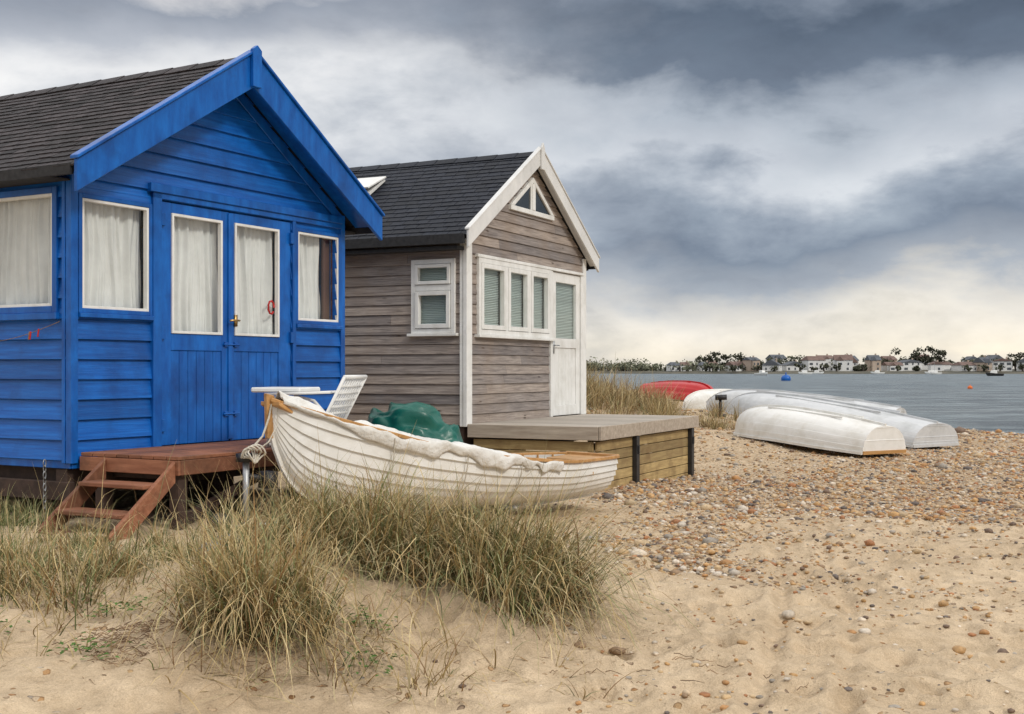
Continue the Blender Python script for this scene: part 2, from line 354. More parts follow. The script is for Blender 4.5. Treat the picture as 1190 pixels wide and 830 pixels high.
# mound crown clumps
for i in range(26):
    t=i/25;x=-1.35+1.3*t+R.uniform(-.1,.1);y=6.15-.35*t+R.uniform(-.25,.3)
    cl.append((x,y,R.uniform(.06,.14),R.randint(90,240),R.uniform(.32,.46),.55,1.7,.25,-.3,R.uniform(.3,.6)))
for x,y,n in [(-.03,5.75,400),(.12,5.6,400),(-.12,5.5,330),(.2,5.8,280),(-.38,5.65,330),(-.6,5.65,260),(-.85,5.75,200),(.04,5.35,220),(.26,5.65,180)]:
    cl.append((x,y,.12,n,.56,.55,1.9,.5,-.45,.42))
# left field
for i in range(125):
    x=R.uniform(-4.2,-1.0);y=R.uniform(5.7,8.2)
    if x/y<-.6: continue
    if y>7.9 and x<-2.2: continue
    cl.append((x,y,R.uniform(.05,.2),R.randint(20,90),R.uniform(.15,.33),.6,1.4,.1,-.2,R.uniform(.45,.8)))
for i in range(26):
    x=R.uniform(-2.9,-1.3);y=R.uniform(5.4,6.2)
    cl.append((x,y,.10,R.randint(30,120),R.uniform(.22,.38),.6,1.6,.1,-.4,R.uniform(.2,.5)))
for i in range(18):
    x=R.uniform(-1.9,.0);y=R.uniform(6.5,7.2)
    cl.append((x,y,.12,R.randint(30,90),R.uniform(.18,.28),.4,1.2,.2,-.1,.5))
for i in range(30):
    x=R.uniform(-2.6,-.9);y=R.uniform(5.4,7.2)
    cl.append((x,y,.10,R.randint(4,12),R.uniform(.45,.65),.3,1.1,.1,-.1,.35))
for i in range(10):
    cl.append((R.uniform(-.9,.1),R.uniform(5.6,6.3),.10,R.randint(3,8),R.uniform(.4,.5),.3,1.1,.1,-.1,.35))
# loose strands lying on the sand
for i in range(110):
    x=R.uniform(-2.2,.35);y=R.uniform(4.5,5.9)
    cl.append((x,y,.1,R.randint(4,20),R.uniform(.2,.42),1.2,1.4,.2,-.3,.10))
for i in range(14):
    cl.append((R.uniform(-4.6,-3.4),R.uniform(8.3,8.9),.12,80,.25,.4,1.,0,0,.9))
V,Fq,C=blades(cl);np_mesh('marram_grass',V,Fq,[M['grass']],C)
cl=[]
for i in range(150):
    x=R.uniform(-1,4.2);y=R.uniform(20.5,29)
    if x>1.5+(1-(abs(y-24)/6))*2.3: continue
    cl.append((x,y,.3,110,R.uniform(.4,.8),.5,1.2,.2,0,.12))
for i in range(22): cl.append((R.uniform(2.8,4.4),R.uniform(21.5,26),.15,60,R.uniform(.2,.45),.5,1.,.2,0,.1))
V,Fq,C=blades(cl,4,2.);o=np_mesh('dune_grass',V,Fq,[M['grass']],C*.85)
# low green weeds : little leaf rosettes
LV=[];LF=[];LC=[]
for i in range(460):
    cx,cy=R.choice([(-2.2,5.0),(-1.7,5.2),(-.62,5.05),(-2.0,5.55),(-1.65,4.7),(-.55,4.75),(-2.35,5.3)]);x=cx+R.gauss(0,.07);y=cy+R.gauss(0,.06);z=gz(x,y)+.03*R.random()+.014;a=R.uniform(0,6.28);s=R.uniform(.010,.020);b0=len(LV)
    ca,sa=math.cos(a),math.sin(a)
    for u,v_,h in ((0,0,0),(s,.45*s,.005),(2*s,0,.004),(s,-.45*s,.005)): LV.append((x+u*ca-v_*sa,y+u*sa+v_*ca,z+h+R.uniform(0,.006)))
    LF.append((b0,b0+1,b0+2,b0+3));c=R.uniform(.6,1.2);LC+=[(.10*c,.19*c,.045*c)]*4
np_mesh('low_weeds',np.array(LV),np.array(LF),[M['leaf']],np.array(LC))
# dry roots and twigs
tw=MB()
for i in range(240):
    cx,cy,s=R.choice([(-1.62,4.75,.12),(-1.5,4.65,.12),(-1.55,4.85,.10),(-1.55,4.85,.10),(-.95,4.65,.14),(.4,4.9,.35)]);x=cx+R.gauss(0,s);y=cy+R.gauss(0,s*.6);a=R.uniform(-.5,.5);L=R.uniform(.03,.13);pts=[]
    for k in range(5):
        pts.append((x,y,gz(x,y)+.010+R.uniform(0,.02)));a+=R.uniform(-.25,.25);x+=math.cos(a)*L/5;y+=math.sin(a)*L/5
    tw.tube(pts,[.0018,.0018,.0015,.0012,.0007],4,0)
M['twig']=pmat('dry_root',(.15,.085,.045),(.34,.23,.13),(1,1,1),30,.9,.3,.002,.4)
tw.obj('dry_twigs',M['twig'])

# ------------------------------------------------------------ hut tools
def clap(mb,a0,a1,z0,z1,pitch,ops,T,xl=None,xr=None,ob=.022,ot=.004,m=0,back=-.06,split=None):
    xl=xl or (lambda z:a0);xr=xr or (lambda z:a1);z=z0
    while z<z1-1e-4:
        zb=min(z+pitch,z1);cuts=sorted({z,zb}|{q for o in ops for q in (o[2],o[3]) if z<q<zb})
        jt=R.uniform(a0+.5,a1-.5) if split else None
        for a,b in zip(cuts[:-1],cuts[1:]):
            segs=[]
            mid=(a+b)/2;opx=sorted([(o[0],o[1]) for o in ops if o[2]-1e-6<=mid<=o[3]+1e-6])
            L='L'
            for o in opx: segs.append((L,o[0]));L=o[1]
            segs.append((L,'R'))
            if jt:
                ns=[]
                for s0,s1 in segs:
                    l=a0 if s0=='L' else s0;r=a1 if s1=='R' else s1
                    if l+.1<jt<r-.1 and xl(b)+.1<jt<xr(b)-.1: ns+=[(s0,jt-.0015),(jt+.0015,s1)]
                    else: ns.append((s0,s1))
                segs=ns
            oa=ob+(ot-ob)*(a-z)/pitch;o2=ob+(ot-ob)*(b-z)/pitch
            for s0,s1 in segs:
                l1=xl(a) if s0=='L' else s0;l2=xl(b) if s0=='L' else s0;r1=xr(a) if s1=='R' else s1;r2=xr(b) if s1=='R' else s1
                if r1-l1<.004: continue
                if r2<l2: l2=r2=(l2+r2)/2
                mb.hexa([T(l1,oa,a),T(r1,oa,a),T(r1,back,a),T(l1,back,a),T(l2,o2,b),T(r2,o2,b),T(r2,back,b),T(l2,back,b)],m)
        z=zb
def roof(par,W,D,e,of,ob,ze,slope,rowp,tilew,mt,mbase,th=.05,lip=.014,rag=.006):
    A=math.atan(slope);c,s=math.cos(A),math.sin(A);Ls=(W/2+e)/c
    base=MB();t=MB()
    for side in (0,1):
        def p(d,y,h):
            x=-e+d*c-h*s;z=ze+d*s+h*c
            return (x if side==0 else W-x,y,z)
        base.hexa([p(0,-of,-th),p(Ls,-of,-th),p(Ls,D+ob,-th),p(0,D+ob,-th),p(0,-of,0),p(Ls,-of,0),p(Ls,D+ob,0),p(0,D+ob,0)])
        i=0;d=-.02
        while d<Ls-.01:
            y=-of-(0 if i%2 else tilew/2);d1=min(d+rowp*1.25,Ls)
            while y<D+ob:
                tw_=tilew*R.uniform(.85,1.15)
                ya=max(y,-of);yb=min(y+tw_-.007,D+ob);j=R.uniform(-rag,rag);hh=R.uniform(0,.004)
                if yb-ya>.01:
                    t.hexa([p(d+j,ya,.002),p(d1,ya,.0015),p(d1,yb,.0015),p(d+j,yb,.002),p(d+j,ya,lip+hh),p(d1,ya,.004),p(d1,yb,.004),p(d+j,yb,lip+R.uniform(0,.004))])
                y+=tw_
            d+=rowp;i+=1
        y=-of
        while y<D+ob:
            y2=min(y+.3,D+ob);t.hexa([p(Ls-.14,y,.014),p(Ls+.008,y,.010),p(Ls+.008,y2+.02,.010),p(Ls-.14,y2+.02,.014),p(Ls-.14,y,.024),p(Ls+.008,y,.026),p(Ls+.008,y2+.02,.020),p(Ls-.14,y2+.02,.019)]);y=y2
    base.obj('roof_deck',mbase,par);t.obj('roof_slates',mt,par)
def curtain(par,T,a0,a1,z0,z1,o=-.085,amp=.030,fold=.085,seed=0,gather=0,mat='curtain'):
    n=150;k=18;V=[];Fc=[];rr=random.Random(seed);ph=[rr.uniform(0,6.28) for _ in range(4)]
    for j in range(k+1):
        z=z0+(z1-z0)*j/k
        for i in range(n+1):
            u=i/n;a=a0+u*(a1-a0);q=u*(a1-a0)+.012*math.sin(j*.33+u*7+ph[1])
            f1=math.sin(q/fold*6.28+ph[0]+1.4*math.sin(u*9+ph[3]));f1=math.copysign(abs(f1)**.7,f1)
            off=amp*(.8*f1*(.6+.4*math.sin(u*13+ph[2]))+.45*math.sin(q/fold*2.9+ph[1])+.22*math.sin(q/fold*13+ph[2]+j*.12))
            V.append(T(a+.008*math.sin(q*60+ph[3]+j*.3),o+off*(.75+.35*(1-j/k)),z))
    for j in range(k):
        for i in range(n): b0=j*(n+1)+i;Fc.append((b0,b0+1,b0+n+2,b0+n+1))
    mb=MB();mb.add(V,Fc);return mb.obj('curtain',M[mat],par,smooth=True)
def glass(mb,T,a0,a1,z0,z1,o=-.012): mb.add([T(a0,o,z0),T(a1,o,z0),T(a1,o,z1),T(a0,o,z1)],[(0,1,2,3)])

# ============================================================ BLUE HUT
W,D=3.30,5.2
H=empty('blue_beach_hut',(-3.291,9.0,0),math.atan2(.875,.485))
TF=lambda a,o,z:(a,-o,z);TL=lambda a,o,z:(-o,a,z);TR=lambda a,o,z:(W+o,a,z);TB=lambda a,o,z:(a,D+o,z)
zw=3.04;sl=.635
wins=[(.06,.77,1.95,2.80),(.88,2.52,.82,2.88),(2.57,3.20,1.95,2.80)]
mb=MB()
gl_=lambda z:0 if z<zw else (z-zw)/sl
clap(mb,0,W,.82,zw+sl*W/2-.01,.152,wins,TF,gl_,lambda z:W-gl_(z),ob=.028,ot=.002)
mb.obj('front_wall',M['blue_h'],H,.003)
mb=MB();sw=(.16,1.15,1.97,2.84)
clap(mb,0,D,.82,zw,.152,[sw],TL,ob=.028,ot=.002);clap(mb,0,D,.82,zw,.152,[],TR);clap(mb,0,W,.82,zw+sl*W/2-.01,.152,[],TB,gl_,lambda z:W-gl_(z))
M['blue_s']=pmat('blue_paint_board_side',BL1,BL2,(3,.6,14),3,.36,.5,.006,.20,BG,1.6,spec=.4)
mb.obj('side_walls',M['blue_s'],H,.003)
tr=MB()
tr.boxT(TF,-.03,.035,-.03,.034,.80,3.02);tr.boxT(TF,W-.035,W+.03,-.03,.034,.80,3.02);tr.boxT(TL,.036,.07,.0,.034,.80,3.01)
tr.boxT(TF,.78,.875,0,.045,.84,2.93)
tr.boxT(TF,2.525,2.572,0,.04,.84,2.93)
tr.boxT(TF,.74,3.26,.0,.062,2.93,3.0)
tr.boxT(TF,.78,W-.04,.0,.045,2.882,2.93)
for a,b in ((.04,.78),(2.573,3.262)):
    tr.frame(TF,a,b,1.93,2.83,.035,0,.036)
    tr.boxT(TF,a-.0,b,.0,.055,1.895,1.93)
tr.frame(TL,.12,1.2,1.93,2.88,.05,0,.04);tr.boxT(TL,.1,1.22,0,.06,1.88,1.93)
tr.boxT(TF,.0,W,-.05,.012,.76,.82);tr.boxT(TL,.0,D,-.05,.012,.76,.82)
for a0,a1,w0,w1 in ((.885,1.690,1.0,1.596),(1.700,2.515,1.752,2.345)):
    zb,zt=.885,2.87
    tr.boxT(TF,a0,w0,-.025,.018,zb,zt);tr.boxT(TF,w1,a1,-.025,.018,zb,zt)
    tr.boxT(TF,w0,w1,-.025,.018,2.785,zt);tr.boxT(TF,w0,w1,-.025,.018,1.66,1.80)
    n=6
    for i in range(n):
        q0=w0+(w1-w0)*i/n;q1=w0+(w1-w0)*(i+1)/n
        tr.boxT(TF,q0+.002,q1-.002,-.025,.010,zb+.001,1.66)
tr.boxT(TF,1.668,1.722,.018,.032,.90,2.86)
e,of=.22,.30;ze=2.98
for s_ in (0,1):
    fx=(lambda x:x) if s_==0 else (lambda x:W-x)
    za=ze+sl*(W/2+e)
    tr.prism([(fx(-e-.02),ze+.035),(fx(W/2),za+.045),(fx(W/2),za+.055-.31),(fx(-e-.02),ze-.20)],-of-.035,-of)
    tr.prism([(fx(-e-.03),ze+.062),(fx(W/2),za+.072),(fx(W/2),za+.046),(fx(-e-.03),ze+.036)],-of-.06,-of+.03)
    tr.prism([(fx(.02),zw-.02),(fx(W/2),zw+sl*(W/2-.02)-.02),(fx(W/2),zw+sl*(W/2)-.14),(fx(.02),zw-.13)],-.035,-.024)
    tr.prism([(fx(-e+.02),ze-.062+.013),(fx(W/2),za-.064),(fx(W/2),za-.078),(fx(-e+.02),ze-.076+.013)],-of+.002,-.03)
tr.prism([(W/2-.055,za-.26),(W/2+.055,za-.26),(W/2+.055,za+.06),(W/2,za+.10),(W/2-.055,za+.06)],-of-.075,-of-.036)
tr.obj('trim_and_doors',M['blue'],H,.004)
dk=MB()
dk.box(-e-.03,-e,-of+.03,D+.2,ze-.07,ze+.01);dk.box(W+e,W+e+.03,-of+.03,D+.2,ze-.12,ze+.01)
dk.box(-e,-.03,-.02,D+.2,ze-.07,ze-.058);dk.box(W+.03,W+e,-.02,D+.2,ze-.12,ze-.10)
dk.obj('eaves',M['dark'],H)  # fascia and soffit coloured near-black to stand in for the eave shadow
roof(H,W,D,e,of,.2,ze,sl,.105,.17,M['roof1'],M['dark'],lip=.013,rag=.010)
wf=MB();gm=MB()
for a,b,z0,z1,T in ((.075,.745,1.965,2.795,TF),(2.608,3.227,1.965,2.795,TF),(1.0,1.596,1.80,2.785,TF),(1.752,2.345,1.80,2.785,TF),(.17,1.15,1.98,2.83,TL)):
    wf.frame(T,a,b,z0,z1,.022,-.012,.03);glass(gm,T,a+.01,b-.01,z0+.01,z1-.01)
wf.obj('window_frames',M['white'],H,.002);gm.obj('window_glass',M['glass'],H)
bw=MB();bw.frame(TF,3.06,3.225,1.96,2.80,.03,-.04,-.025);bw.boxT(TF,3.12,3.225,-.10,-.07,1.96,2.80);bw.obj('inner_frame',pmat('brown_inner',(.08,.035,.02),(.12,.05,.03)),H)
curtain(H,TF,.04,.78,1.90,2.84,seed=1);curtain(H,TF,2.58,3.09,1.90,2.84,seed=2);curtain(H,TF,.94,1.64,1.74,2.84,seed=3);curtain(H,TF,1.70,2.39,1.74,2.84,seed=4,fold=.07)
curtain(H,TL,.12,1.20,1.90,2.88,seed=5)
rb=MB();rb.tube([TF(2.27+.04*math.cos(t),-.008,2.07+.06*math.sin(t)) for t in [i*.7 for i in range(9)]],.010,6);rb.obj('red_door_ornament',M['red'],H,smooth=True)
hw=MB()
hw.tube([TF(1.76,.03,1.93),TF(1.76,.07,1.93),TF(1.70,.075,1.93),TF(1.64,.072,1.925)],.009,8)
hw.box(1.745,1.775,-.036,-.018,1.88,1.98);hw.obj('door_handle',M['brass'],H,smooth='n')
hb=MB()
for z in (1.72,1.12): hb.tube([TF(1.60,.036,z),TF(1.80,.036,z)],.008,6);hb.boxT(TF,1.62,1.66,.018,.036,z-.02,z+.02);hb.boxT(TF,1.74,1.78,.018,.036,z-.02,z+.02)
for a in (.88,2.50):
    for z in (1.05,1.8,2.72): hb.boxT(TF,a-.012,a+.03,.018,.048,z-.05,z+.05)
hb.obj('door_ironmongery',M['blue'],H,.002)
fl=MB();fl.box(.02,W-.02,.02,D-.02,.83,.87);fl.obj('floor',M['underwood'],H)
ub=MB()
for y in (.05,1.6,3.2,5.0): ub.box(-.0,W,y,y+.12,.56,.755)
for x in (.08,1.1,2.1,3.1): ub.box(x,x+.12,.02,D,.60,.757) if x>.1 else ub.box(x,x+.1,.18,D,.58,.757)
for x in (.1,1.6,3.0):
    for y in (.1,1.7,3.3,4.9): ub.box(x,x+.2,y,y+.2,-.05,.56)
ub.box(-.02,.03,.0,D,.52,.66);ub.obj('underframe',M['underwood'],H,.004)
cb=MB();pts=[TL(.06+1.3*t,.06+.03*t,1.86-.22*math.sin(t*2.6)*.6-.02*t) for t in [i/16 for i in range(17)]];cb.tube(pts,.0025,5,0)
for i,mi in ((3,1),(4,0),(4,1)):
    p=pts[i];j=R.uniform(-.03,.03);cb.beam((p[0],p[1]+j,p[2]+.015),(p[0]-.004,p[1]+j+.008,p[2]-.045),.008,.010,mi)
cb.obj('clothes_line',[M['twig'],M['red']],H)
ch=MB()
for i in range(11):
    z=.80-i*.045;t0=math.pi/2*(i%2);cx,cy=-.06,.22
    ch.tube([(cx+math.cos(t0)*.013*math.cos(t),cy+math.sin(t0)*.013*math.cos(t),z+.028*math.sin(t)) for t in [k*math.pi/4 for k in range(8)]],.0045,5,0,True)
ch.obj('chain',M['metal'],H,smooth=True)
dp=MB();y=-1.05
while y<-.06: dp.box(.03,2.9,y,y+.118,.858,.885);y+=.124
dp.box(.03,.055,-1.05,-.05,.75,.855);dp.box(.056,2.9,-1.052,-1.025,.75,.856);dp.box(2.88,2.905,-1.02,-.05,.75,.855)
dp.obj('deck_boards',M['deckred'],H,.004)
pp=MB()
for x in (.08,1.4,2.75):
    for y in (-1.0,-.25): pp.box(x,x+.09,y,y+.09,.0,.85)
    pp.box(x+.1,x+.14,-1.0,-.1,.70,.855)
pp.beam((.1,-.96,.4),(1.4,-.96,.8),.03,.08);pp.obj('deck_posts',M['underwood'],H,.004)
st=MB()
for y in (-.99,-.30):
    st.prism([(.03,.85),(.03,.70),(-.50,.28),(-.60,.28),(-.60,.37)],y-.035,y)
for x,z in ((-.12,.70),(-.33,.52),(-.52,.38)): st.box(x-.12,x+.09,-.985,-.34,z-.03,z)
st.obj('steps',M['deckred'],H,.005)

# ============================================================ GREY HUT
W,D=3.55,5.2
H=empty('grey_timber_beach_hut',(-.540,14.0,0),math.atan2(.899,.438))
TF=lambda a,o,z:(a,-o,z);TL=lambda a,o,z:(-o,a,z);TR=lambda a,o,z:(W+o,a,z);TB=lambda a,o,z:(a,D+o,z)
e,of=.20,.13;ze=3.05;sl=.632;zw=3.08
ops=[(.28,2.33,1.93,2.80),(2.34,3.44,.86,2.82)]
gl_=lambda z:0 if z<zw else (z-zw)/sl
mb=MB();clap(mb,0,W,.86,zw+sl*W/2-.01,.118,ops,TF,gl_,lambda z:W-gl_(z),split=1);mb.obj('front_wall',M['clad'],H,.002)
mb=MB();clap(mb,0,D,.86,zw-.01,.118,[(.15,.68,1.95,2.77)],TL,split=1);clap(mb,0,D,.86,zw,.125,[],TR);clap(mb,0,W,.86,zw+sl*W/2-.01,.125,[],TB,gl_,lambda z:W-gl_(z));mb.obj('side_walls',M['clad'],H,.002)
tr=MB()
tr.boxT(TF,-.035,.10,-.03,.036,.84,3.06);tr.boxT(TL,.037-.03,.06,0,.035,.84,3.06)
tr.boxT(TF,W-.07,W+.035,-.03,.036,.84,3.08)
tr.frame(TF,.25,2.33,1.92,2.83,.06,-.03,.05);tr.boxT(TF,.20,2.40,.0,.085,1.885,1.918);tr.boxT(TF,.22,3.46,.0,.055,2.832,2.87)
for a in (.965,1.63): tr.boxT(TF,a,a+.07,-.03,.048,1.98,2.77)
for a,b in ((.31,.965),(1.035,1.63),(1.70,2.27)): tr.frame(TF,a+.003,b-.003,1.985,2.767,.055,-.01,.058)
tr.boxT(TF,2.34,2.41,-.02,.04,.87,2.83);tr.boxT(TF,3.39,3.478,-.02,.04,.87,2.83)
a0,a1=2.42,3.38
tr.boxT(TF,a0,a0+.13,-.03,.02,.88,2.82);tr.boxT(TF,a1-.13,a1,-.03,.02,.88,2.82);tr.boxT(TF,a0+.13,a1-.13,-.03,.02,2.69,2.82);tr.boxT(TF,a0+.13,a1-.13,-.03,.02,1.80,1.93)
tr.boxT(TF,a0+.13,a1-.13,-.03,.02,.88,1.02)
for i in range(6):
    q=(a1-a0-.26)/6;tr.boxT(TF,a0+.13+i*q+.003,a0+.13+(i+1)*q-.003,-.03,.006,1.02,1.80)
tr.frame(TL,.12,.71,1.93,2.80,.055,-.02,.045);tr.boxT(TL,.08,.75,0,.08,1.895,1.928);tr.boxT(TL,.176,.654,-.02,.043,2.43,2.50)
tr.frame(TL,.18,.65,2.505,2.74,.04,-.01,.06);tr.frame(TL,.18,.65,1.99,2.425,.05,-.01,.06)
cx=W/2;zb=3.56
tr.boxT(TF,cx-.66,cx+.66,.0,.05,zb-.06,zb)
for s_ in (-1,1):
    tr.prism([(cx+s_*.66,zb+.001),(cx+s_*.56,zb+.001),(cx,zb+.36),(cx,zb+.43)],-.05,0)
    tr.prism([(cx+s_*.035,zb+.001),(cx+s_*.07,zb+.001),(cx+s_*.07,zb+.33),(cx+s_*.035,zb+.35)],-.046,0)
tr.boxT(TF,cx-.034,cx+.034,.0,.055,zb+.002,zb+.345)
tr.obj('trim_and_door',M['white'],H,.004)
dg=MB();dg.prism([(cx-.58,zb),(cx+.58,zb),(cx,zb+.37)],-.028,-.024);dg.obj('gable_glass',M['darkglass'],H)
bb=MB()
for s_ in (0,1):
    fx=(lambda x:x) if s_==0 else (lambda x:W-x)
    za=ze+sl*(W/2+e)
    bb.prism([(fx(-e-.02),ze+.05),(fx(W/2),za+.06),(fx(W/2),za-.15),(fx(-e-.02),ze-.15)],-of-.03,-of)
    bb.prism([(fx(-e-.03),ze+.075),(fx(W/2),za+.085),(fx(W/2),za+.061),(fx(-e-.03),ze+.051)],-of-.045,-of+.02)
    bb.prism([(fx(-e+.02),ze-.050),(fx(W/2),za-.062),(fx(W/2),za-.076),(fx(-e+.02),ze-.064)],-of+.002,-.03)
bb.prism([(W/2-.045,za-.22),(W/2+.045,za-.22),(W/2+.045,za+.06),(W/2,za+.13),(W/2-.045,za+.06)],-of-.06,-of-.031)
bb.obj('bargeboards',M['barge_w'],H,.004)
dk=MB();dk.box(-e-.05,-e,-of+.03,D+.1,ze-.10,ze+.01);dk.box(-e,-.03,.0,D+.1,ze-.16,ze-.12);dk.box(W+e,W+e+.03,-of+.03,D+.1,ze-.1,ze+.01);dk.box(W+.03,W+e,-.0,D+.1,ze-.12,ze-.1)
dk.obj('gutter',M['dark'],H)
roof(H,W,D,e,of,.1,ze,sl,.12,.18,M['roof2'],M['dark'],lip=.012,rag=.004)
gm=MB()
for a,b in ((.36,.92),(1.08,1.58),(1.75,2.22)): glass(gm,TF,a,b,2.03,2.72,.01)
glass(gm,TF,a0+.12,a1-.12,1.92,2.70,-.01);glass(gm,TL,.2,.63,2.53,2.71,.01);glass(gm,TL,.21,.62,2.03,2.39,.01);gm.obj('window_glass',M['glass'],H)
bl=MB()
for T,a,b,z0,z1 in ((TF,.34,.93,1.99,2.76),(TF,1.06,1.60,1.99,2.76),(TF,1.73,2.24,1.99,2.76),(TF,2.53,3.27,1.9,2.71),(TL,.19,.65,1.98,2.73)):
    z=z0
    while z<z1:
        bl.hexa([T(a,-.030,z),T(b,-.030,z),T(b,-.050,z+.014),T(a,-.050,z+.014),T(a,-.030,z+.003),T(b,-.030,z+.003),T(b,-.050,z+.017),T(a,-.050,z+.017)]);z+=.021
    bl.boxT(T,a,b,-.07,-.06,z0,z1)
bl.obj('venetian_blinds',M['blind'],H)
kn=MB();kn.boxT(TF,2.44,2.47,.02,.035,1.72,1.9);kn.tube([TF(2.455,.03,1.83),TF(2.455,.07,1.83),TF(2.55,.07,1.83)],.009,6);kn.obj('door_handle',M['metal'],H,smooth='n')
rl=MB();A=math.atan(sl)
def rp(d,y,h): return (-e+d*math.cos(A)-h*math.sin(A),y,ze+d*math.sin(A)+h*math.cos(A))
y0=1.85
rl.hexa([rp(1.3,y0+.03,.02),rp(1.75,y0+.03,.02),rp(1.75,y0+.6,.02),rp(1.3,y0+.6,.02),rp(1.3,y0+.03,.06),rp(1.75,y0+.03,.06),rp(1.75,y0+.6,.06),rp(1.3,y0+.6,.06)])
rl.hexa([rp(1.27,y0,.13),rp(1.75,y0,.065),rp(1.75,y0+.65,.065),rp(1.27,y0+.65,.13),rp(1.27,y0,.155),rp(1.75,y0,.09),rp(1.75,y0+.65,.09),rp(1.27,y0+.65,.155)])
rl.obj('roof_light',M['white'],H,.004)
fl=MB();fl.box(.02,W-.02,.02,D-.02,.84,.88);fl.box(0,W,.02,.1,.5,.85);fl.box(-.01,.1,.1,D,.55,.85)
for x in (.1,1.7,3.3):
    for y in (.1,2.4,4.8): fl.box(x,x+.15,y,y+.15,-.1,.84)
fl.obj('underframe',M['underwood'],H)
dd=MB()
x=.0
while x<W-.01: dd.box(x+.002,min(x+.14,W)-.003,-1.66,-.045,.845,.872);x+=.142
dd.obj('deck_boards',pmat('grey_deck_board',(.33,.29,.24),(.46,.41,.35),(8,1,8),2.5,.8,.4,.004,.15),H,.003)
df=MB();df.box(-.02,W+.03,-1.70,-1.665,.72,.874);df.box(-.03,.0,-1.66,-.04,.72,.872);df.box(W,W+.03,-1.66,-.04,.72,.872);df.obj('deck_fascia',M['deckgrey'],H,.004)
dw_=MB()
def planks(T,a0,a1):
    z=.0
    while z<.70: dw_.boxT(T,a0+R.uniform(0,.002),a1,0,.03,z+.003,min(z+.115,.718)-.003);z+=.118
planks(lambda a,o,z:(a,-1.60-o,z),.05,3.5);planks(lambda a,o,z:(.04-o,a,z),-1.59,-.1);planks(lambda a,o,z:(3.47+o,a,z),-1.59,-.1)
M['pine_h']=pmat('pale_timber_boards',(.28,.19,.08),(.46,.34,.15),(.8,.8,10),3.,.75,.5,.004,.3,(.20,.125,.05),3)
dw_.obj('deck_skirt_boards',M['pine_h'],H,.003)
dp=MB()
for x in (1.15,3.3): dp.box(x,x+.10,-1.69,-1.632,-.05,.715);dp.box(x+.03,x+.07,-1.705,-1.691,.5,.60)
dp.box(3.505,3.55,-1.55,-1.45,-.05,.71);dp.obj('deck_posts',M['black'],H,.004)

# ============================================================ BOATS
def hull(L,hs,ks,bs,strakes,ns=28,lap=.010,pw=.8,per=4,flip=False):
    V=[];Fc=[];S=np.linspace(0,1,ns+1)**1.15
    h=np.interp(S,*hs);k=np.interp(S,*ks);b=np.interp(S,*bs)
    def sm(a):
        a=a.copy()
        for _ in range(3): a[1:-1]=.25*a[:-2]+.5*a[1:-1]+.25*a[2:]
        return a
    h,k,b=sm(h),sm(k),sm(b)
    rows=[]
    for j in range(strakes):
        for q in range(per+1): rows.append(((j+q/per)/strakes,lap*(1-q/per) if j>0 else 0))
    def pt(i,p,ex,sg):
        y=(b[i]+ex*min(1,b[i]*6))*math.sin(p*math.pi/2)**pw+(ex if p>.02 else 0)*.6*min(1,b[i]*6)
        z=k[i]+(h[i]-k[i])*(1-math.cos(p*math.pi/2))**1.0
        return (S[i]*L,sg*y,z)
    for sg in (-1,1):
        b0=len(V);nr=len(rows)
        for i in range(ns+1):
            for p,ex in rows: V.append(pt(i,p,ex,sg))
        for i in range(ns):
            for r in range(nr-1):
                q=(b0+i*nr+r,b0+i*nr+r+1,b0+(i+1)*nr+r+1,b0+(i+1)*nr+r)
                Fc.append(q if sg<0 else q[::-1])
    nr=len(rows);half=(ns+1)*nr
    a=[ns*nr+r for r in range(nr)];c=[half+ns*nr+r for r in range(nr)]
    for r in range(nr-1): Fc.append((a[r],c[r],c[r+1],a[r+1]))
    return V,Fc,S,h,k,b
def frame_matrix(B,S_):
    B=Vector(B);S_=Vector(S_);x=(S_-B).normalized();y=Vector((0,0,1)).cross(x).normalized();z=x.cross(y)
    m=Matrix((x,y,z)).transposed().to_4x4();m.translation=B;return m,(S_-B).length
L=3.55
E=empty('clinker_rowing_boat',(-1.77,8.8,0),math.atan2(2.5,2.52))
hs=([0,.12,.3,.5,.75,1],[1.28,1.12,.93,.80,.71,.70]);ks=([0,.02,.06,.12,.25,.5,.8,1],[1.12,.82,.63,.52,.43,.36,.33,.36]);bs=([0,.04,.12,.25,.5,.75,.9,1],[.012,.13,.33,.51,.63,.55,.42,.30])
V,Fc,S,h,k,b=hull(L,hs,ks,bs,9,40,.015)
mb=MB();mb.add(V,Fc);o=mb.obj('hull',[M['boatw'],M['wood']],E,solid=.014)
gw=MB()
for sg in (-1,1):
    pts=[(S[i]*L,sg*(b[i]+.012),h[i]+.004) for i in range(len(S))]
    for i in range(len(pts)-1): gw.beam(pts[i],pts[i+1],.045,.028)
gw.beam((L,-b[-1]-.02,h[-1]+.006),(L,b[-1]+.02,h[-1]+.006),.04,.035)
gw.prism([(-.03,1.0),(.02,1.0),(.03,1.31),(-.04,1.33)],-.02,.02)
gw.prism([(.0,1.27),(.30,1.10),(.30,1.08),(0,1.24)],-.12,.12)
gw.prism([(L-.35,.685),(L-.02,.70),(L-.02,.68),(L-.35,.665)],-.26,.26)
gw.obj('gunwale',M['wood'],E,.004)
th=MB()
for s_ in (.66,.84):
    i=int(np.argmin(abs(S-s_)));th.box(S[i]*L-.11,S[i]*L+.11,-b[i]*.95,b[i]*.95,h[i]-.13,h[i]-.105)
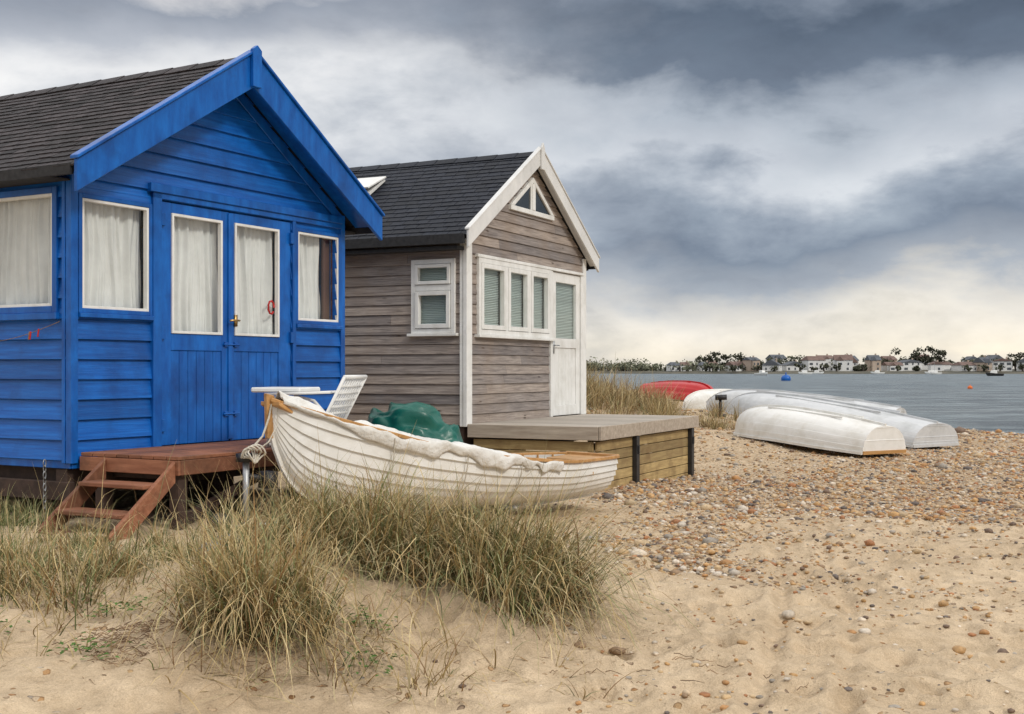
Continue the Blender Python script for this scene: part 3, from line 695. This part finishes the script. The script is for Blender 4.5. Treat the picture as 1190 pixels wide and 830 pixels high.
for s_ in np.linspace(.6,.95,9):
    hh=np.interp(s_,S,h);kk=np.interp(s_,S,k);bw_=np.interp(s_,S,b)
    for sg in (-1,1):
        pts=[(s_*L,sg*(bw_-.022)*math.sin(p*math.pi/2)**.8,kk+.02+(hh-kk-.02)*(1-math.cos(p*math.pi/2))) for p in np.linspace(.05,1,9)]
        th.tube(pts,.009,4)
th.obj('thwarts_and_ribs',M['wood'],E,.0)
kl=MB()
pts=[(S[i]*L,0,k[i]-.012) for i in range(len(S))]
for i in range(len(pts)-1): kl.beam(pts[i],pts[i+1],.03,.05)
kl.obj('keel',M['boatw'],E)
nu,nv=160,60;V=[];Fc=[]
for i in range(nu+1):
    s_=.015+.72*(i/nu);hh=np.interp(s_,S,h);bb_=np.interp(s_,S,b)
    for j in range(nv+1):
        u=-1+2*j/nv;end=sst(.48,.75,s_)
        x=s_*L;n=float(fbm(np.array(x*4),np.array(u*3+2),3,9));n2=1-3.2*abs(float(fbm(np.array(x*5+u*2.2),np.array(u*3-x*2),3,4)))
        n2=max(n2,-.5)*.6
        if abs(u)<.82:
            t=u/.82;y=t*(bb_+.035);z=hh+.015+.03*(1-t*t)*(1-end)-.18*end*(1-t*t)+.07*n+.035*n2*(.3+.7*(1-t*t))
        else:
            t=(abs(u)-.82)/.18;dr=(.09+.10*float(vnoise(np.array(x*3.1),np.array(5.)))+.07*float(vnoise(np.array(x*9.),np.array(1.))))*min(1,s_*9)
            y=math.copysign(bb_+.037+.010*math.sin(t*3)+.022*abs(n2)-.02*t,u);z=hh+.015+.01*n2*(1-t)-dr*t*1.0+.07*n*(1-t)
        x2=x+(.12*n+.05*n2 if i==nu else 0)-.1*abs(u)*end
        V.append((x2,y,z))
for i in range(nu):
    for j in range(nv): q=i*(nv+1)+j;Fc.append((q,q+1,q+nv+2,q+nv+1))
mb=MB();mb.add(V,Fc);mb.obj('canvas_cover',M['canvas'],E,smooth=True,solid=.006)
rp_=MB()
for s_ in (.22,.40,.56):
    hh=np.interp(s_,S,h);kk=np.interp(s_,S,k);b_=np.interp(s_,S,b)
    pts=[(s_*L+.02*math.sin(p*5),-(b_+.028)*math.sin(p*math.pi/2)**.8-.012,kk+(hh-kk)*(1-math.cos(p*math.pi/2))-.006) for p in np.linspace(.98,.45,10)]
    rp_.tube(pts,.005,5)
rp_.tube([(.0,-.02,1.25),(-.04,-.05,1.15),(-.08,-.03,1.02),(-.16,-.02,.94),(-.2,0,.90)],.008,6)
rp_.tube([(.03,-.06,1.24),(.0,-.1,1.1),(-.06,-.08,.98),(-.14,-.05,.92)],.006,6)
for c_ in range(5):
    rr_=.045+.006*c_;w0=c_*.9
    rp_.tube([(-.22+rr_*math.cos(t)+.012*c_,-.05-.010*c_+.02*math.sin(t*2+w0),.90+rr_*.8*math.sin(t)+.012*math.sin(t*3+w0)) for t in [q*math.pi/9 for q in range(18)]],.0065,6,0,True)
rp_.obj('mooring_rope',M['rope'],E,smooth=True)
tr_=MB()
tr_.tube([(-.20,0,.34),(-.20,0,.88)],.024,8,0);tr_.tube([(-.45,0,.38),(.3,0,.37),(2.4,0,.30)],.024,8,0)
tr_.tube([(2.2,-.35,.34),(2.2,.35,.34)],.02,8,0)
tr_.tube([(-.20,0,.74),(-.02,0,.70)],.022,8,1);tr_.box(-.06,.03,-.06,.06,.64,.76,1);tr_.box(-.26,-.14,-.04,.04,.84,.90,1)
tr_.tube([(-.42,-.05,.42),(-.42,.05,.42)],.07,12,1)
tr_.obj('launching_trolley',[M['metal'],M['black']],E,smooth='n')

def upturned(name,B,S_,hw,dep,mat,strakes,lap,trans=.7,mat2=None,pw=.75):
    m_,L=frame_matrix(B,S_);E=link(bpy.data.objects.new(name,None));E.matrix_world=m_
    hs=([0,.2,.5,1],[dep+.05,dep,dep-.03,dep-.02]);ks=([0,.03,.08,.18,.4,.7,1],[dep*.75,dep*.45,dep*.25,dep*.08,0,.02,dep*.18])
    bs=([0,.04,.12,.3,.55,.8,1],[.015,hw*.32,hw*.62,hw*.92,hw,hw*.93,hw*trans])
    V,Fc,S,h,k,b=hull(L,hs,ks,bs,strakes,30,lap,pw)
    V=[(x,y,dep-z) for x,y,z in V];mb=MB();mb.add(V,Fc);mb.obj('hull',mat,E,smooth=(lap==0),solid=.012)
    q=MB()
    pts=[(S[i]*L,0,dep-k[i]+.012) for i in range(len(S))]
    for i in range(len(pts)-1): q.beam(pts[i],pts[i+1],.035,.045)
    q.obj('keel',mat,E)
    q=MB()
    for sg in (-1,1):
        pts=[(S[i]*L,sg*(b[i]+.012),dep-h[i]+.015) for i in range(len(S))]
        for i in range(len(pts)-1): q.beam(pts[i],pts[i+1],.035,.04)
        q.beam((L*.3,sg*hw*.35,dep-.02),(L*.8,sg*hw*.35,dep-.03),.025,.03)
    q.obj('rubbing_strake',mat,E)
    q=MB();q.beam((L+.006,-b[-1],dep-h[-1]+.02),(L+.006,b[-1],dep-h[-1]+.02),.03,.05);q.obj('transom_rail',mat2 or mat,E);return E
def gp(x,y,o=0): return (x,y,gz(x,y)+o)
upturned('upturned_dinghy',gp(3.86,20.6,.05),gp(5.50,17.8,.05),.62,.52,M['boatw'],6,.008,.72,M['wood'])
upturned('upturned_long_boat',(4.55,25.2,gz(4.5,25)+.05),(7.42,21.1,gz(7.6,21.)+.05),.80,.52,M['boatg'],7,.009,.8)
upturned('upturned_skiff',(4.45,27.6,.60),(8.0,24.9,.26),.72,.56,M['boatg'],6,.009,.7)
upturned('upturned_skiff',(4.1,28.6,.62),(6.6,30.2,.55),.7,.42,M['boatw'],6,.008,.7)
upturned('red_dinghy',(6.15,36.6,gz(5.5,38)+.02),(4.45,38.6,gz(5.5,38)+.08),.62,.56,M['red'],4,.0,.95,None,.42)
js=MB();z0=gz(4.15,24);js.tube([(4.15,24,z0),(4.15,24,z0+.36)],.03,8);js.tube([(4.05,24,z0+.38),(4.27,23.95,z0+.39)],.055,8);js.box(4.05,4.25,23.9,24.1,z0-.02,z0+.05);js.obj('mooring_winch_stand',M['black'],smooth='n')

# green tarp bundle
V=[];Fc=[];nu,nv=90,40
for i in range(nv+1):
    ph=i/nv*math.pi/2
    for j in range(nu):
        t=2*math.pi*j/nu;cx_,cy_=math.cos(t)*math.cos(ph),math.sin(t)*math.cos(ph)
        n=float(fbm(np.array(cx_*2.2+5),np.array(cy_*2.2+ph*1.3),3,50));rg=1-abs(float(fbm(np.array(cx_*2.2+9),np.array(cy_*2.2+ph*1.5),2,91)))*2.4
        r=math.cos(ph)**.6*(1+.25*n)+.07*rg
        V.append((-1.02+.56*r*math.cos(t),12.50+.46*r*math.sin(t),.25+(.78-.14*math.cos(t+.4)*math.cos(ph))*math.sin(ph)**.75*(1+.22*n)+.08*rg))
for i in range(nv):
    for j in range(nu): Fc.append((i*nu+j,i*nu+(j+1)%nu,(i+1)*nu+(j+1)%nu,(i+1)*nu+j))
mb=MB();mb.add(V,Fc);mb.obj('green_tarpaulin_bundle',M['green'],smooth=True)

# low beach chair on the deck
E=empty('white_beach_chair',(-1.58,9.72,.885),math.radians(-15))
c=MB()
for y in (-.22,.22):
    c.tube([(-.32,y,0),(-.30,y,.22),(.15,y,.20),(.34,y,.56)],.014,8)
    c.tube([(.22,y,0),(-.12,y,.36),(-.30,y,.40)],.014,8);c.beam((-.33,y,.42),(.22,y,.44),.05,.022)
c.tube([(.34,-.22,.56),(.34,.22,.56)],.016,8);c.tube([(-.32,-.22,.02),(-.32,.22,.02)],.012,8)
for i in range(9):
    y=-.19+i*.0475;c.beam((.16,y,.22),(.33,y,.545),.022,.008,up=(1,0,0))
for i in range(5): t=.2+.15*i;c.beam((.15+.19*t,-.21,.20+.36*t),(.15+.19*t,.21,.20+.36*t),.010,.020)
for i in range(8): x=-.29+i*.058;c.beam((x,-.21,.225),(x,.21,.225),.045,.010)
c.obj('frame_and_slats',M['plastic'],E,smooth='n')
pb=MB();pb.box(-.48,-.05,-.2,.2,.435,.475);pb.obj('folded_tray',M['plastic'],E,.01)

# blue cloth in the grass
V=[];Fc=[]
for i in range(21):
    for j in range(13):
        x=-1.95+.34*i/20;y=7.35+.25*j/12;V.append((x,y,gz(x,y)+.13+.05*float(fbm(np.array(x*12),np.array(y*12),3,8))-.09*(abs(i-10)/10)**2-.08*(abs(j-6)/6)**2))
for i in range(20):
    for j in range(12): q=i*13+j;Fc.append((q,q+13,q+14,q+1))
mb=MB();mb.add(V,Fc);mb.obj('blue_cloth',M['bluecloth'],smooth=True,solid=.004)

# ============================================================ FAR SHORE
fs=MB();D0=455
V=[];Fc=[];n=160
for i in range(n+1):
    x=-700+2200*i/n;w=4*math.sin(i*.7)+3*math.sin(i*1.9)
    far=0 if x>70 else (70-x)*.8
    far=min(far,420)
    for dy,z in ((0+w,-.3),(3+w,.7),(14+w,1.1),(60,1.6+.6*math.sin(i)),(420,2.2)): V.append((x,D0+far+dy,z))
for i in range(n):
    for j in range(4): q=i*5+j;Fc.append((q,q+5,q+6,q+1))
M['far']=pmat('far_bank',(.05,.052,.04),(.16,.14,.10),(.05,.05,1),3,.9)
fs.add(V,Fc);fs.obj('far_shore',M['far'],smooth=True)
M['hw']=pmat('render_white',(.66,.66,.65),(.76,.76,.74),(1,1,1),.3,.8);M['hb']=pmat('cream_render',(.42,.33,.26),(.50,.41,.33),(1,1,1),.4,.9)
M['hr']=pmat('roof_tile',(.13,.085,.07),(.21,.14,.12),(1,1,1),.5,.9);M['hr2']=pmat('roof_slate',(.08,.088,.10),(.13,.14,.16),(1,1,1),.5,.9)
hr=random.Random(9)
def house(x,yy,w,d,hgt,rh,kind,rot):
    q=MB();wm_=0 if hr.random()<.8 else 1;rm=2 if hr.random()<.6 else 3
    q.box(0,w,0,d,0,hgt,wm_)
    if kind==0: q.prism([(-.3,hgt),(w+.3,hgt),(w/2,hgt+rh)],-.3,d+.3,rm)
    elif kind==1: q.hexa([(-.3,-.3,hgt),(w+.3,-.3,hgt),(w+.3,d+.3,hgt),(-.3,d+.3,hgt),(.8,d/2-.2,hgt+rh),(w-.8,d/2-.2,hgt+rh),(w-.8,d/2+.2,hgt+rh),(.8,d/2+.2,hgt+rh)],rm)
    else:  # ridge parallel to shore with a projecting gabled bay
        q.prism([(-.3,hgt),(d+.3,hgt),(d/2,hgt+rh)],-.2,w+.2,rm,T=lambda a,b_,c_:(b_,a,c_))
        q.box(w*.1,w*.45,-1.4,-.01,0,hgt*.95,wm_);q.prism([(w*.1-.2,hgt*.95),(w*.45+.2,hgt*.95),(w*.275,hgt*.95+rh*.8)],-1.6,d/2,rm)
    nw=max(2,int(w/2.3))
    for fl_ in range(1 if hgt<2.9 else 2):
        for i in range(nw):
            if hr.random()<.15: continue
            xx=(i+.5)*w/nw+hr.uniform(-.2,.2);zz=.5+fl_*1.9;ww=hr.choice([.3,.4,.75])
            yo=-1.46 if (kind==2 and w*.1<xx-ww and xx+ww<w*.45) else -.06
            if kind==2 and yo>-1 and xx-ww<w*.46: continue
            q.box(xx-ww,xx+ww,yo,yo+.08,zz,zz+.9,4)
    q.box(w*.7,w*.7+.5,d*.5,d*.5+.5,hgt+.4*rh,hgt+rh+.6,1)
    o=q.obj('shore_house',[M['hw'],M['hb'],M['hr'],M['hr2'],M['farglass']]);o.location=(x,yy,1.0);o.rotation_euler=(0,0,rot)
x=86
while x<215:
    w=hr.uniform(3.8,9.5);house(x,D0+hr.uniform(10,20),w,hr.uniform(5,7),hr.choice([2.3,2.6,3.4,3.9,4.3]),hr.uniform(1.1,2.3),hr.choice([0,0,1,2]),hr.uniform(-.5,.5))
    x+=w+(hr.uniform(-.3,1.0) if hr.random()<.7 else hr.uniform(2,6))
x=108
while x<220:
    w=hr.uniform(5,9);house(x,D0+hr.uniform(34,44),w,6,hr.uniform(4.2,5.2),hr.uniform(1.3,2.4),hr.choice([0,1,2]),hr.uniform(-.4,.4));x+=w+hr.uniform(3,16)
LV=[];LC=[]
def tree(x,y,z,w,h,nl,dark=1.0):
    lobes=[(R.gauss(0,w*.28),R.gauss(0,w*.2),h*(.35+.5*R.random()),w*R.uniform(.16,.34)) for _ in range(8)]
    for _ in range(nl):
        lx,ly,lz,lr=R.choice(lobes);d=Vector((R.gauss(0,1),R.gauss(0,1),R.gauss(0,.8))).normalized()*lr*R.random()**.4
        p=Vector((x+lx+d.x,y+ly+d.y,z+lz+d.z*.8));s=R.uniform(.18,.45);u=Vector((R.gauss(0,1),R.gauss(0,1),R.gauss(0,1))).normalized()*s;v=Vector((R.gauss(0,1),R.gauss(0,1),R.gauss(0,1))).normalized()*s
        for q in (p-u-v,p+u-v,p+u+v,p-u+v): LV.append(q[:])
        c=R.uniform(.6,1.3)*dark*(.7+.5*(d.z/lr+.5));LC.extend([(.085*c,.088*c,.060*c)]*4)  # leaf colour lightened by the multiplier to paint in distance haze
    for k in range(4):
        a=Vector((x+(k%2-.5)*.3,y+(k//2-.5)*.3,z))
        q=[a,a+Vector((.35,0,0)),a+Vector((.15,0,h*.6)),a+Vector((-.05,0,h*.6))]
        for p in q: LV.append(p[:])
        LC.extend([(.07,.06,.05)]*4)
tr2=random.Random(3)
for i in range(46):
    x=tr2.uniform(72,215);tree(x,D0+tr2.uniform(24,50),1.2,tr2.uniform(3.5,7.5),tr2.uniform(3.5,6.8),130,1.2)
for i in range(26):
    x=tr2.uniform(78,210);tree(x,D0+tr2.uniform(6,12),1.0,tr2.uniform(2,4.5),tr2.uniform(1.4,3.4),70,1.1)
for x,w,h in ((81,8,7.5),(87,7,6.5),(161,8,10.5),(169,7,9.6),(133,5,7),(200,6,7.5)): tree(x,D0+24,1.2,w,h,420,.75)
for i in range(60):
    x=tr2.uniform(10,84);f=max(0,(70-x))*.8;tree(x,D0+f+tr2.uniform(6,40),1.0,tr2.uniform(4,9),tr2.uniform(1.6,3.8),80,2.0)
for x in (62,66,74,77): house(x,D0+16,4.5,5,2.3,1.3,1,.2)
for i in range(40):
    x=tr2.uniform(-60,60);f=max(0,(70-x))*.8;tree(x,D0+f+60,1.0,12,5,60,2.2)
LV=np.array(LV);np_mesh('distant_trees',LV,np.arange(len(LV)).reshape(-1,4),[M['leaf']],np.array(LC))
def small_boat(name,x,y,L,hm,cabin,rot=0):
    E=empty(name,(x,y,0),rot);V,Fc,S,h,k,b=hull(L,([0,.5,1],[.9,.65,.6]),([0,.1,.3,1],[.6,.0,-.3,-.3]),([0,.2,.6,1],[.02,.7,.95,.8]),4,14,0.0)
    q=MB();q.add(V,Fc);q.obj('hull',hm,E,smooth=True,solid=.03)
    q=MB();q.box(.2*L,.95*L,-.7,.7,.45,.5);q.obj('sole',M['deckgrey'],E)
    if cabin:
        q=MB();q.prism([(.3*L,.6),(.65*L,.6),(.63*L,1.4),(.38*L,1.35)],-.5,.5);q.obj('cabin',M['white'],E,.05);q=MB();q.tube([(.4*L,0,1.3),(.4*L,0,4.2)],.04,5);q.obj('mast',M['metal'],E)
small_boat('moored_motorboat',118,300,4.5,M['black'],True,.2)
for x,y,r_ in ((70,330,2.),(95,400,.3),(128,430,.1),(110,425,2.8),(150,438,.2),(139,400,.6)): small_boat('moored_motorboat',x,y,5,M['white'],True,r_)
def buoy(x,y,r,mt):
    V,Fq_=ico(3);q=MB();q.add([(x+v[0]*r,y+v[1]*r,v[2]*r*.9+r*.35) for v in V],[tuple(f) for f in Fq_]);q.tube([(x,y,r),(x,y,r*1.7)],r*.12,6);q.obj('mooring_buoy',mt,smooth='n')
M['orange']=pmat('orange_buoy',(.65,.13,.02),(.75,.18,.03));buoy(36.5,96,.20,M['orange']);buoy(38.2,168,.68,M['blue'])

# ============================================================ SKY
w=bpy.data.worlds.new("World");scene.world=w;w.use_nodes=True;nt=w.node_tree;nt.nodes.clear()
out=nt.nodes.new('ShaderNodeOutputWorld');b1=nt.nodes.new('ShaderNodeBackground');b2=nt.nodes.new('ShaderNodeBackground');mx=nt.nodes.new('ShaderNodeMixShader')
sky=nt.nodes.new('ShaderNodeTexSky');sky.sky_type='NISHITA';sky.sun_disc=False
sd=Vector((.62,-.60,.62)).normalized();sky.sun_elevation=math.asin(sd.z);sky.sun_rotation=math.atan2(sd.x,sd.y)
nt.links.new(sky.outputs[0],b1.inputs[0]);b1.inputs[1].default_value=.10
tc=nt.nodes.new('ShaderNodeTexCoord');sp=nt.nodes.new('ShaderNodeSeparateXYZ');nt.links.new(tc.outputs['Generated'],sp.inputs[0])
z=math_(nt,'MAXIMUM',sp.outputs[2],0.0)
mp=nt.nodes.new('ShaderNodeMapping');mp.inputs['Scale'].default_value=(1,1,2.1);mp.inputs['Location'].default_value=(.35,1.7,.4);nt.links.new(tc.outputs['Generated'],mp.inputs[0]);dv=mp.outputs[0]
n_lo=noise(nt,dv,2.6,3,.5,.2);n_mid=noise(nt,dv,6.,7,.56,.15);n_hi=noise(nt,dv,15,7,.58,.2)
def c0(n,k): return math_(nt,'MULTIPLY',math_(nt,'SUBTRACT',n,.5),k)
warp=math_(nt,'ADD',c0(n_lo,.14),math_(nt,'ADD',c0(n_mid,.15),c0(n_hi,.045)))
att=ramp(nt,z,[(0,(.25,.25,.25)),(.09,(1,1,1))])
zz=math_(nt,'ADD',z,math_(nt,'MULTIPLY',warp,att))
DK=(.115,.150,.205);LT=(.60,.62,.66);WH=(.80,.81,.83);CR=(.90,.83,.70)
right=ramp(nt,zz,[(.0,(.62,.60,.57)),(.020,CR),(.048,(.86,.82,.75)),(.070,(.44,.48,.54)),(.105,(.235,.285,.365)),(.145,(.33,.385,.465)),(.185,(.60,.64,.70)),(.212,(.44,.49,.56)),(.238,(.17,.21,.275)),(.275,DK),(.32,(.24,.28,.35)),(.42,LT)])
left=ramp(nt,zz,[(.0,(.70,.67,.62)),(.05,(.78,.77,.76)),(.12,(.50,.54,.61)),(.18,(.74,.76,.79)),(.225,WH),(.255,(.46,.49,.55)),(.285,(.31,.345,.41)),(.32,(.62,.62,.64)),(.42,LT)])
xm=ramp(nt,math_(nt,'ADD',math_(nt,'ADD',sp.outputs[0],.5),c0(n_mid,.35)),[(.36,(0,0,0)),(.62,(1,1,1))])
cl_=mixc(nt,xm,left,right)
det=math_(nt,'ADD',math_(nt,'MULTIPLY',n_mid,.55),math_(nt,'MULTIPLY',n_hi,.45))
cl_=mixc(nt,1.,cl_,ramp(nt,det,[(.34,(.68,.71,.75)),(.50,(1,1,1)),(.66,(1.28,1.25,1.20))]),'MULTIPLY')
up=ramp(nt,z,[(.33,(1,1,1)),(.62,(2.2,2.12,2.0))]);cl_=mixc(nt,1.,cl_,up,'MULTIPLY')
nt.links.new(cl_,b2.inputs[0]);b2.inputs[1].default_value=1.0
cover=ramp(nt,n_hi,[(.3,(1,1,1)),(.8,(.9,.9,.9))])
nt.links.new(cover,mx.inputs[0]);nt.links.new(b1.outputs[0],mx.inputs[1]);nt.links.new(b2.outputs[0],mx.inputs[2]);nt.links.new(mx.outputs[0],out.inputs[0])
w.name='sky'
sl_=bpy.data.lights.new('sun','SUN');sl_.energy=1.5;sl_.angle=math.radians(10);sl_.color=(1,.94,.85)
so=link(bpy.data.objects.new('sun',sl_));so.rotation_euler=(-sd).to_track_quat('-Z','Y').to_euler();so.location=(5,-8,12)

# ============================================================ CAMERA
cam=bpy.data.cameras.new('camera');co=link(bpy.data.objects.new('camera',cam));co.location=(0,0,1.5);co.rotation_euler=(math.pi/2,0,0)
cam.lens=42.35;cam.sensor_width=36;cam.shift_y=.0126;cam.clip_end=9000;cam.clip_start=.05
scene.camera=co
scene.view_settings.view_transform='Standard';scene.view_settings.look='None';scene.view_settings.exposure=0
print('verts ground',len(xf))
